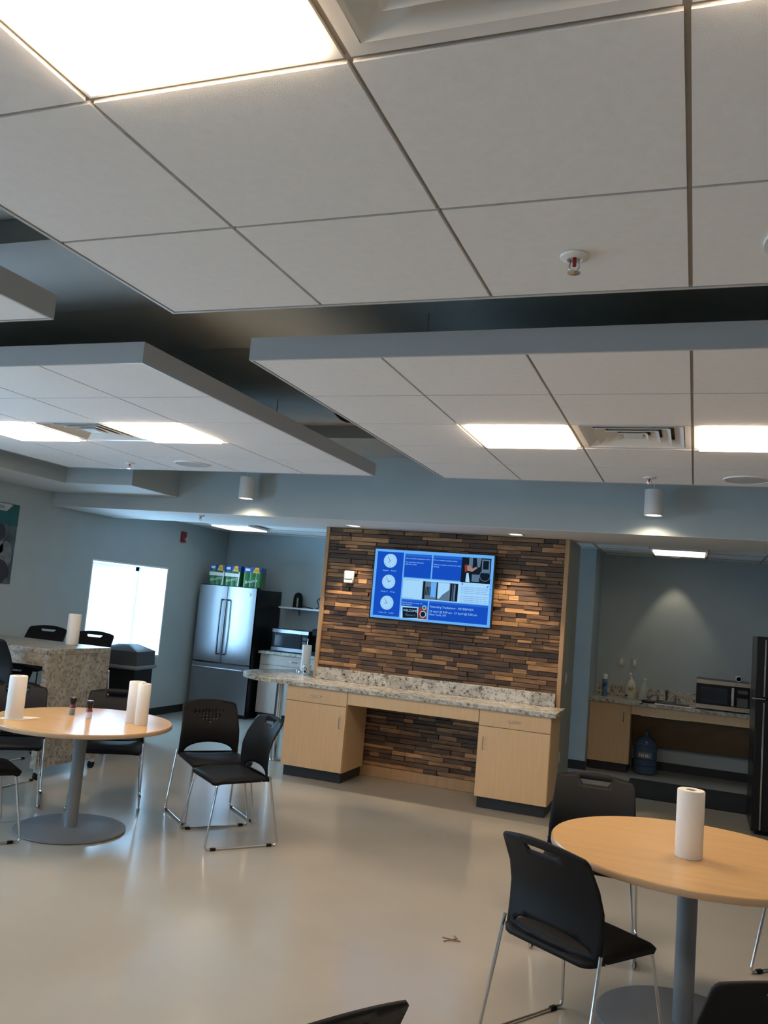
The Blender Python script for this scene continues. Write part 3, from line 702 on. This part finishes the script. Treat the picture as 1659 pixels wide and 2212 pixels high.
def plate(x, y, z, label, face='y', rz=0):
    r = thing('wall_plate', label, 'wall plate', (x, y, z), rz)
    MB().box(-.037, .037, -.007, 0, -.057, .057, .003).build('cover', M['plate'], r)
    MB().box(-.015, .015, -.010, -.006, -.032, .032, .002).build('insert', M['fixture'], r)
plate(-4.955, YB, 1.84, 'white outlet plate on the alcove wall above the shelf')
plate(-.85, YB, 1.27, 'left grey wall plate above the kitchenette worktop')
plate(-.69, YB, 1.27, 'right grey wall plate above the kitchenette worktop', )
plate(-1.165, 8.35, .42, 'low outlet plate on the side of the wood wall pier', rz=radians(90))
plate(-1.165, 8.5, 1.16, 'switch plate on the side of the wood wall pier', rz=radians(90))
# ------------------------------------------------------------------ kitchenette on the right
KY = 10.6
cabinet(-1.148, -.668, KY, YB-.012, .795, 'maple kitchenette cabinet left of the open space with the water jug', .40, False, 'maple', 'steel_dark')
sk = thing('sink_counter', 'laminate kitchenette worktop with steel sink and maple apron', 'countertop', (0, 0, 0))
mb = MB()
x0, x1, y0, y1 = -1.148, 1.355, KY-.03, YB-.002
sx0, sx1, sy0, sy1 = -.56, -.02, 10.68, 11.03
for q in ((x0, sx0, y0, y1), (sx1, x1, y0, y1), (sx0, sx1, y0, sy0), (sx0, sx1, sy1, y1)): mb.box(*q, .797, .835)
mb.build('top', M['granite'], sk)
MB().box(x0, x1, YB-.022, YB-.002, .836, .965, .002).build('backsplash', M['granite'], sk)
MB().box(-.664, 1.35, KY, KY+.02, .69, .795).build('apron', M['maple'], sk)
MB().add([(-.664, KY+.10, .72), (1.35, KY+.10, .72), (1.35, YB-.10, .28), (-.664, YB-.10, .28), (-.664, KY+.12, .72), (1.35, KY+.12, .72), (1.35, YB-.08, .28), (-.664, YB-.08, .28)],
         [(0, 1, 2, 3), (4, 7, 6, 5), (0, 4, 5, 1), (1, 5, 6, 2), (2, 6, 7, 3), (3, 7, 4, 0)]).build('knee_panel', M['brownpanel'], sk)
mb = MB(); t = .004
mb.box(sx0-.02, sx1+.02, sy0-.02, sy0, .836, .841).box(sx0-.02, sx1+.02, sy1, sy1+.07, .836, .841).box(sx0-.02, sx0, sy0, sy1, .836, .841).box(sx1, sx1+.02, sy0, sy1, .836, .841)
mb.box(sx0, sx0+t, sy0, sy1, .68, .838).box(sx1-t, sx1, sy0, sy1, .68, .838).box(sx0, sx1, sy0, sy0+t, .68, .838).box(sx0, sx1, sy1-t, sy1, .68, .838).box(sx0, sx1, sy0, sy1, .676, .68)
mb.build('basin', M['chrome'], sk)
fa = thing('faucet', 'dark chrome two-handle faucet at the back of the kitchenette sink', 'faucet', (-.29, 11.07, .841))
MB().box(-.12, .12, -.025, .025, 0, .018, .006).build('deck_plate', M['chrome'], fa)
MB().tube([(0, 0, .015), (0, 0, .10), (0, -.06, .13), (0, -.12, .11)], .013, 10, .04).cyl((0, 0, .1), .017, .04, 14).build('spout', M['steel_dark'], fa)
for s_ in (-1, 1): MB().cyl((s_*.10, 0, .015), .016, .03, 14).tube([(s_*.10, 0, .045), (s_*.105, -.01, .075), (s_*.165, -.02, .088)], .007, 8, .01).build('handle', M['chrome'], fa)
ac = thing('aerosol_can', 'blue aerosol spray can with white cap on the kitchenette worktop', 'spray can', (-1.02, 10.98, .835))
MB().lathe([(.032, 0), (.033, .004), (.033, .20), (.026, .212)], n=24).build('body', mat('can_blue', (.10, .20, .33), .35, noise=.4, nscale=30), ac)
MB().lathe([(.029, .205), (.029, .262), (.025, .268), (0, .268)], n=24).build('cap', M['white'], ac)
MB().tube([(-.02, -.034, .10), (.0, -.035, .16), (.005, -.035, .11), (.02, -.033, .17)], .004, 6, .01).build('lettering', M['blackgloss'], ac)
sb = thing('spray_bottle', 'white spray bottle with round yellow label on the kitchenette worktop', 'spray bottle', (-.715, 10.98, .835))
MB().lathe([(.062, 0), (.066, .006), (.066, .16), (.05, .21), (.02, .25), (.016, .27)], n=24).build('body', M['bottle'], sb)
MB().box(-.012, .012, -.03, .03, .27, .31, .004).box(-.008, .008, -.075, -.03, .29, .308, .003).box(-.006, .006, -.05, -.04, .235, .29, .002).build('trigger', M['white'], sb)
mb = MB()
def onb(R_, s_, z_, o=.0015): return (sin(s_/R_)*(R_+o), -cos(s_/R_)*(R_+o), z_)
mb.poly([onb(.066, .012+.034*cos(2*pi*i/20), .125+.034*sin(2*pi*i/20), .002) for i in range(20)]); mb.build('label', M['yellow'], sb, fix=False)
mb = MB(); text_polys(mb, 'ZEP', .038, lambda a, b: onb(.066, -.014+a*.8, .111+b, .004)); mb.box(-.05, -.02, -.067, -.064, .03, .05); mb.build('lettering', M['blackgloss'], sb, fix=False)
cb = thing('clear_bottle', 'clear plastic bottle leaning beside the white spray bottle near the sink', 'bottle', (-.565, 10.955, .862)); cb.rotation_euler = (0, radians(5), 0)
MB().lathe([(.05, -.02), (.055, -.01), (.055, .12), (.02, .19), (.014, .22)], n=24).build('body', M['clearbottle'], cb)
MB().cyl((0, 0, .22), .016, .02, 14).build('cap', M['white'], cb)
sp = tag(MB().box(-.56, -.40, 10.62, 10.68, .838, .868, .012).build('sponge', M['cable']), 'dark scouring pads lying at the front left of the sink', 'sponge')
microwave(.045, 10.66, .835, .575, .40, .345, 'steel and black microwave on the kitchenette worktop beside the black fridge', True, .15)
wb = thing('round_timer', 'small round white timer standing on the kitchenette microwave', 'timer', (.50, 10.78, 1.18))
MB().lathe([(0, -.02), (.03, -.02), (.036, -.012), (.036, .012), (.03, .02), (0, .02)], (0, 0, .036), 24, 'y').build('body', M['white'], wb)
MB().lathe([(.024, 0), (.0, 0)], (0, -.0215, .036), 20, 'y').build('face', M['binrim'], wb)
cf = thing('coffee_pot', 'dark pot with pale lid in the corner between microwave and black fridge', 'pot', (.76, 10.85, .835))
MB().lathe([(.06, 0), (.062, .01), (.062, .22), (.05, .25)], n=24).build('body', M['plastic'], cf)
MB().lathe([(.064, .25), (.06, .285), (0, .29)], n=24).build('lid', M['plate'], cf)
jg = thing('water_jug', 'large blue water cooler jug standing under the kitchenette worktop', 'water jug', (-.49, 10.80, 0))
pr = [(.10, 0), (.133, .012)]
for k in range(4): z = .03+k*.075; pr += [(.135, z), (.135, z+.055), (.127, z+.062), (.127, z+.068)]
pr += [(.133, .34), (.10, .40), (.032, .435), (.028, .47), (.031, .49), (0, .49)]
MB().lathe(pr, n=28).build('body', M['jug'], jg)
mb = MB(); 
for k in range(8):
    s0 = -.09+k*.022; mb.poly([onb(.137, s0, .19, .003), onb(.137, s0+.022, .19, .003), onb(.137, s0+.022, .26, .003), onb(.137, s0, .26, .003)])
mb.build('label', M['binrim'], jg, fix=False)
mb = MB()
for k, (w_, h_) in enumerate(((.010, .035), (.016, .028), (.008, .035), (.014, .030), (.012, .035), (.010, .026))):
    s0 = -.062+k*.021; mb.poly([onb(.137, s0, .208, .005), onb(.137, s0+w_, .208, .005), onb(.137, s0+w_*.8, .208+h_, .005), onb(.137, s0, .208+h_*.9, .005)])
mb.build('print_marks', M['white'], jg, fix=False)
tag(MB().box(-.62, 1.30, 9.22, 10.28, .0, .012, .004).build('floor_mat', M['rubber']), 'long black rubber mat on the floor before the kitchenette', 'floor mat')
# black fridge at the right edge
bf = thing('black_refrigerator', 'tall black top-freezer refrigerator with silver strips at the right edge', 'refrigerator', (.53, 8.30, 0))
MB().box(0, .76, .06, .74, .03, 1.725, .006).box(.03, .73, .1, .7, 0, .03).build('cabinet', M['blackgloss'], bf)
d1 = MB().box(0, .76, 0, .055, 1.185, 1.725, .008).build('freezer_door', M['blackgloss'], bf)
d2 = MB().box(0, .76, 0, .055, .05, 1.172, .008).build('door', M['blackgloss'], bf)
MB().box(.06, .075, -.02, .0, 1.20, 1.70, .003).build('handle', M['chrome'], d1)
MB().box(.06, .075, -.02, .0, .04+.02, 1.15, .003).build('handle', M['chrome'], d2)
MB().box(-.03, .08, -.006, .012, 1.173, 1.183).build('hinge', M['chrome'], bf)
# ------------------------------------------------------------------ left wall items
fa_ = thing('fire_alarm', 'red fire alarm strobe on the left wall right of the window', 'fire alarm', (XL, 9.97, 2.415), radians(90))
MB().box(-.055, .055, -.03, 0, -.075, .075, .008).build('housing', M['red'], fa_)
MB().lathe([(.024, 0), (.022, -.022), (0, -.03)], (.022, -.03, -.03), 16, 'y').build('strobe_lens', M['clear'], fa_)
ps = thing('wall_poster', 'dark teal poster with a figure and white corner label at the left edge', 'poster', (XL, 6.92, 1.60))
# local: y runs along the wall to -y, x out of the wall
MB().box(.001, .012, -1.2, 0, 0, .825).build('board', M['poster'], ps)
mb = MB(); X = .0135
mb.poly([(X, -1.2, .825), (X, -1.2, .66), (X, -.0, .60), (X, 0, .825)]); mb.build('teal_field', M['teal'], ps, fix=False)
mb = MB(); X = .0145
mb.poly([(X, -1.2, .82), (X, -1.2, .74), (X, -.17, .745), (X, -.09, .82)]); mb.build('white_label', mat('poster_white', (.45, .5, .52), .5), ps, fix=False)
mb = MB(); text_polys(mb, 'USA', .05, lambda a, b: (.0155, -.30+a, .765+b)); mb.build('lettering', M['blackgloss'], ps, fix=False)
mb = MB()
def blob(cy, cz, a, b, x): mb.poly([(x, cy+a*cos(2*pi*i/18)*(1+.15*sin(3*i)), cz+b*sin(2*pi*i/18)) for i in range(18)])
mb.m = 0; blob(-.33, .40, .17, .2, .0137); blob(-.12, .28, .09, .16, .0137)
mb.m = 1; blob(-.22, .52, .07, .09, .0142); blob(-.20, .12, .16, .13, .0142)
mb.build('figure', [mat('poster_pale', (.16, .18, .20), .5, noise=.4, nscale=14), mat('poster_dark', (.03, .025, .03), .5)], ps, fix=False)  # printed figure shapes in a pale and a dark ink tone
# ------------------------------------------------------------------ chairs
def pip(p, poly):
    x, y = p; c = False; j = len(poly)-1
    for i in range(len(poly)):
        if (poly[i][1] > y) != (poly[j][1] > y) and x < (poly[j][0]-poly[i][0])*(y-poly[i][1])/(poly[j][1]-poly[i][1])+poly[i][0]: c = not c
        j = i
    return c
def shell(outer, holes, mapf, step, name, m, parent, th, off=-1):
    vs = []; ed = []
    def loop(L):
        o = len(vs); vs.extend(Vector(p) for p in L); ed.extend((o+i, o+(i+1) % len(L)) for i in range(len(L)))
    loop(outer)
    for h_ in holes: loop(h_)
    xs = [p[0] for p in outer]; ys = [p[1] for p in outer]
    x = min(xs)+step
    while x < max(xs):
        y = min(ys)+step
        while y < max(ys):
            if pip((x, y), outer) and not any(pip((x, y), h_) for h_ in holes):
                if min((Vector((x, y))-v).length for v in vs[:len(vs)]) > step*.35: vs.append(Vector((x, y)))
            y += step
        x += step
    V, _, F, *_r = delaunay_2d_cdt(vs, ed, [], 0, 1e-6)
    fs = []
    for t_ in F:
        c = sum((V[i] for i in t_), Vector((0, 0)))/len(t_)
        if pip(c, outer) and not any(pip(c, h_) for h_ in holes): fs.append(list(t_))
    mb = MB(); mb.add([mapf(v.x, v.y) for v in V], fs, True)
    o = mb.build(name, m, parent)
    sd = o.modifiers.new('thickness', 'SOLIDIFY'); sd.thickness = th; sd.offset = off
    return o
def rrect(cx, cy, hw, hh, r, n=4, hw2=None):
    out = []; hw2 = hw if hw2 is None else hw2
    for (sx, sy, a0) in ((1, 1, 0), (-1, 1, 90), (-1, -1, 180), (1, -1, 270)):
        w_ = hw if sy > 0 else hw2
        for k in range(n+1):
            a = radians(a0+90*k/n); out.append((cx+sx*(w_-r)+r*cos(a), cy+sy*(hh-r)+r*sin(a)))
    return out
def make_chair(name, label, perf, dz=0, loc=(0, 0, 0), rz=0, group=None, cat='chair'):
    c = thing(name, label, cat, loc, rz, group)
    # backrest: coordinates (x, z) mapped on a curved surface
    def prof(z):
        t = (z-.44)/.38
        return .205-.018*sin(min(max(t, 0), 1)*pi)+.15*max(0, t-.35)**1.8
    def bmap(x, z):
        xx = x*(1.0)
        return (xx, prof(z)-.55*x*x*(1.15-.5*min(1, max(0, (z-.44)/.38)))-.012, z+dz)
    top = [(x/10*.208, .848-.024*(x/10)**2) for x in range(10, -11, -1)]
    outer = top+[(-.217, .815), (-.222, .800), (-.229, .70), (-.236, .62), (-.240, .54), (-.240, .44), (-.215, .432), (-.16, .43), (0, .428), (.16, .43), (.215, .432), (.240, .44), (.240, .54), (.236, .62), (.229, .70), (.222, .800), (.217, .815)]
    opening = [(.195*cos(a)*1.0, .462+(.068 if perf else .048)*sin(a)) for a in [radians(k*180/16) for k in range(17)]]
    opening = [(.198, .462)]+opening[1:-1]+[(-.198, .462)]
    holes = [opening]
    if not perf: holes.append(rrect(0, .800, .088, .013, .008, hw2=.076))
    else:
        for z_, n_ in ((.755, 9), (.730, 7), (.706, 5), (.682, 1)):
            for k in range(n_):
                x_ = (k-(n_-1)/2)*.028; holes.append([(x_+.0058*cos(pi*q/4), z_+.0058*sin(pi*q/4)) for q in range(8)])
    shell(outer, holes, bmap, .024, 'backrest', M['plastic'], c, .010, 0)
    def smap(x, y):
        ex = abs(x)/.235; fy = max(0, (-y-.10)/.13)
        z = .452-.010*(1-ex*ex)*(1-min(1, abs(y)/.22))-.022*fy**2*(.35+1.1*ex**2)-.030*max(0, (y-.08)/.13)**2*(1-.6*ex*ex)
        z -= .012*max(0, ex-.8)*5*.6
        return (x, y, z+dz)
    shell(rrect(0, -.01, .232, .222, .055, 6, hw2=.24), [], smap, .03, 'seat', M['plastic'], c, .022, 0)
    for s_ in (-1, 1):
        mb = MB(); zf = .008
        mb.tube([(s_*.17, -.165, .425+dz), (s_*.222, -.195, .425+dz), (s_*.262, -.262, zf), (s_*.262, .268, zf), (s_*.246, .170, .475+dz)], .0075, 8, .03)
        fr_ = mb.build('sled_frame', M['chrome'], c)
        if perf: MB().tube([(s_*.262, -.19, .0115), (s_*.262, .19, .0115)], .0105, 10).build('rail_sleeve', M['chrome'], fr_)
        for y_ in (-.20, .205):
            MB().box(s_*.262-.011, s_*.262+.011, y_-.02, y_+.02, .0, .019, .004).build('glide', M['plastic'], fr_)
    MB().tube([(-.20, -.12, .43+dz), (.20, -.12, .43+dz)], .006, 8).tube([(-.235, .12, .43+dz), (.235, .12, .43+dz)], .006, 8).build('crossbar', M['chrome'], c)
    if dz > .1:
        MB().tube([(-.255, -.245, .25), (.255, -.245, .25)], .007, 8).build('footrest', M['chrome'], c)
    return c
G1 = 'black chairs around the left round table'; G2 = 'black chairs around the right round table'
def L3(x, y): return (x, y, 0)
slot = make_chair('stacking_chair', 'black plastic chair left of the right table, seen from behind, handle slot', False, 0, L3(-.40, 3.72), rot_for(.52, .85), G2)
perf = make_chair('stacking_chair', 'black chair with dotted perforated back, the rear one of the angled pair', True, 0, L3(-3.42, 5.84), rot_for(.76, -.65))
def chair(x, y, fx, fy, label, group=None): return dup(slot, L3(x, y), rot_for(fx, fy), label, group)
e_ = chair(-3.02, 5.44, -.62, -.78, 'black chair turned sideways in front of the perforated-back chair'); del e_['group']
chair(-.49, 4.93, .05, -1, 'black chair behind the right table, between it and the desk', G2)
chair(.19, 2.79, -.4, .91, 'black chair back cut by the bottom right corner of the photo', G2)
g_ = chair(-.90, 1.91, -.85, .53, 'top of a black chair back at the bottom edge centre'); del g_['group']
chair(.71, 4.98, -.7, -.7, 'chair beyond the right table, only a chrome leg in view at right edge', G2)
chair(-4.25, 5.66, .57, -.82, 'black chair behind the left table beneath the two paper towel rolls', G1)
chair(-4.86, 5.24, .645, -.763, 'black chair behind the left table below the left paper towel roll', G1)
chair(-4.37, 4.45, .55, .84, 'black chair in front of the left table at the left edge', G1)
c_ = chair(-6.10, 6.28, 0.0, -1, 'black chair with handle slot tucked under the granite island'); del c_['group']
stool = make_chair('bar_stool', 'bar stool behind the granite island at the left, only its back top visible', False, .35, L3(-6.36, 7.0), rot_for(0.15, -1), 'black bar stools around the granite island', 'stool')
dup(stool, L3(-5.72, 6.95), rot_for(.15, -1), 'bar stool behind the island partly hidden by the paper towel roll', 'black bar stools around the granite island')
dup(stool, L3(-5.42, 5.66), rot_for(0, 1), 'bar stool in front of the island, large dark back at left edge', 'black bar stools around the granite island')
# ------------------------------------------------------------------ round tables
def round_table(x, y, label):
    r = thing('round_table', label, 'table', (x, y, 0))
    MB().lathe([(0, .712), (.595, .712), (.605, .715), (.607, .735), (.603, .742), (0, .742)], n=72).build('tabletop', M['table'], r)
    MB().lathe([(.6075, .7145), (.6085, .716), (.6085, .736), (.6075, .7375)], n=72, cap=False).build('edge_band', M['table_edge'], r)
    MB().cyl((0, 0, .016), .043, .685, 28).build('column', M['greymetal'], r)
    MB().lathe([(.16, .700), (.16, .711)], n=28).build('top_plate', M['greymetal'], r)
    MB().lathe([(.36, 0), (.37, .006), (.37, .013), (.36, .018), (.05, .022), (.0, .022)], n=60).build('base_plate', M['greymetal'], r)
    return r
round_table(-3.97, 4.95, 'round beech table on grey disc base at left with shakers on it')
round_table(.02, 4.17, 'round beech table on grey column at right with one towel roll')
PT = M['paper']
def roll(x, y, z, label, r=.058, h=.285):
    t_ = thing('paper_towel_roll', label, 'paper towels', (x, y, z), random.uniform(0, 6))
    mb = MB(); towel_roll(mb, r=r, h=h); mb.tube([(r-.001, 0, .003), (r-.001, 0, h-.003)], .002, 6); mb.build('sheets', PT, t_)
    MB().lathe([(.0205, .002), (.0205, h-.006), (.018, h-.006), (.018, .002)], n=20, cap=False).lathe([(.018, .004), (0, .004)], n=20).build('core', M['card'], t_)
roll(.015, 4.07, .7425, 'paper towel roll standing alone on the right round table')
roll(-4.295, 4.64, .7425, 'paper towel roll at the left end of the left round table')
roll(-3.69, 5.14, .7425, 'paper towel roll on the left table, left one of the touching pair')
roll(-3.59, 5.085, .7425, 'paper towel roll on the left table, right one of the touching pair', .045)
roll(-5.45, 6.50, 1.101, 'paper towel roll standing on the granite island')
mb = MB(); mb.add([(-4.36, 4.54, .7428), (-4.22, 4.60, .7428), (-4.20, 4.80, .7428), (-4.36, 4.72, .7428), (-4.36, 4.54, .7434), (-4.22, 4.60, .7434), (-4.20, 4.80, .7434), (-4.36, 4.72, .7434)], [(0, 3, 2, 1), (4, 5, 6, 7), (0, 1, 5, 4), (1, 2, 6, 5), (2, 3, 7, 6), (3, 0, 4, 7)])
tag(mb.build('paper_sheet', M['paper']), 'loose paper towel sheet under the left roll on the left table', 'paper')
def grinder(x, y, fill, label):
    r = thing('spice_grinder', label, 'spice grinder', (x, y, .7425))
    MB().lathe([(.021, .001), (.023, .004), (.022, .05), (.017, .075), (.0, .075)], n=20).build('glass_jar', M['clear'], r)
    MB().lathe([(.0185, .004), (.0195, .008), (.0185, .042), (0, .044)], n=18).build('contents', M[fill], r)
    MB().lathe([(.0225, .05), (.0185, .072)], n=20, cap=False).build('label', M['redprint'], r)
    MB().lathe([(.018, .074), (.018, .086), (.024, .094), (.025, .118), (.022, .122), (0, .122)], n=20).build('cap', M['blackgloss'], r)
    MB().lathe([(.0215, .1225), (.0215, .126), (0, .126)], n=20).build('cap_ring', M['redprint'], r)
grinder(-4.165, 5.06, 'pepper', 'dark pepper grinder with black cap on the left round table')
grinder(-3.985, 5.02, 'salt', 'pale salt grinder with black and red cap on the left round table')
# ------------------------------------------------------------------ granite island
isl = thing('granite_island', 'tall granite laminate island table with slab end on casters at left', 'island table', (-5.13, 5.86, 0))
MB().box(-1.45, 0, 0, .81, 1.052, 1.10, .002).build('top', M['granite2'], isl)
MB().box(-1.45, -.061, .002, .06, .95, 1.051).box(-1.45, -.061, .75, .808, .95, 1.051).build('apron', M['granite2'], isl)
MB().box(-.06, -.001, .001, .809, .10, 1.051, .001).build('end_slab', M['granite2'], isl)
MB().box(-1.45, -1.39, .001, .809, .10, 1.051, .001).build('end_slab', M['granite2'], isl)
for cx_ in (-.03, -1.42):
    for cy_ in (.06, .75):
        cs = MB().box(cx_-.022, cx_+.022, cy_-.022, cy_+.022, .055, .099, .004).build('caster', M['plate'], isl)
        MB().lathe([(.036, -.012), (.036, .012)], (cx_, cy_, .036), 18, 'x').build('wheel', M['plastic'], cs)
tb = thing('trash_bin', 'grey waste bin with domed hood lid between the island and the window', 'trash bin', (-5.83, 7.86, 0), radians(8))
MB().prism([(-.22, -.2), (.22, -.2), (.22, .2), (-.22, .2)], 0, .80).build('body', M['plastic'], tb)
MB().box(-.26, .26, -.235, .235, .80, .84, .015).build('rim', M['binrim'], tb)
mb = MB(); a, b, c_ = .235, .21, .84
mb.add([(-a, -b, c_), (a, -b, c_), (a, b, c_), (-a, b, c_), (-a*.97, -b*.97, c_+.15), (a*.97, -b*.97, c_+.15), (a*.97, b*.97, c_+.15), (-a*.97, b*.97, c_+.15), (-a*.25, -b*.55, c_+.215), (a*.25, -b*.55, c_+.215), (a*.25, b*.55, c_+.215), (-a*.25, b*.55, c_+.215)],
       [(3, 2, 1, 0), (0, 1, 5, 4), (1, 2, 6, 5), (2, 3, 7, 6), (3, 0, 4, 7), (4, 5, 9, 8), (5, 6, 10, 9), (6, 7, 11, 10), (7, 4, 8, 11), (8, 9, 10, 11)])
mb.build('hood', M['bin'], tb)
tag(MB().tube([(-1.16, 4.50, .004), (-1.10, 4.55, .012), (-1.13, 4.60, .004)], .003, 6).tube([(-1.18, 4.55, .003), (-1.08, 4.54, .006)], .003, 6).build('twig', M['leaf']), 'tiny dry brown twig lying on the open floor', 'twig')
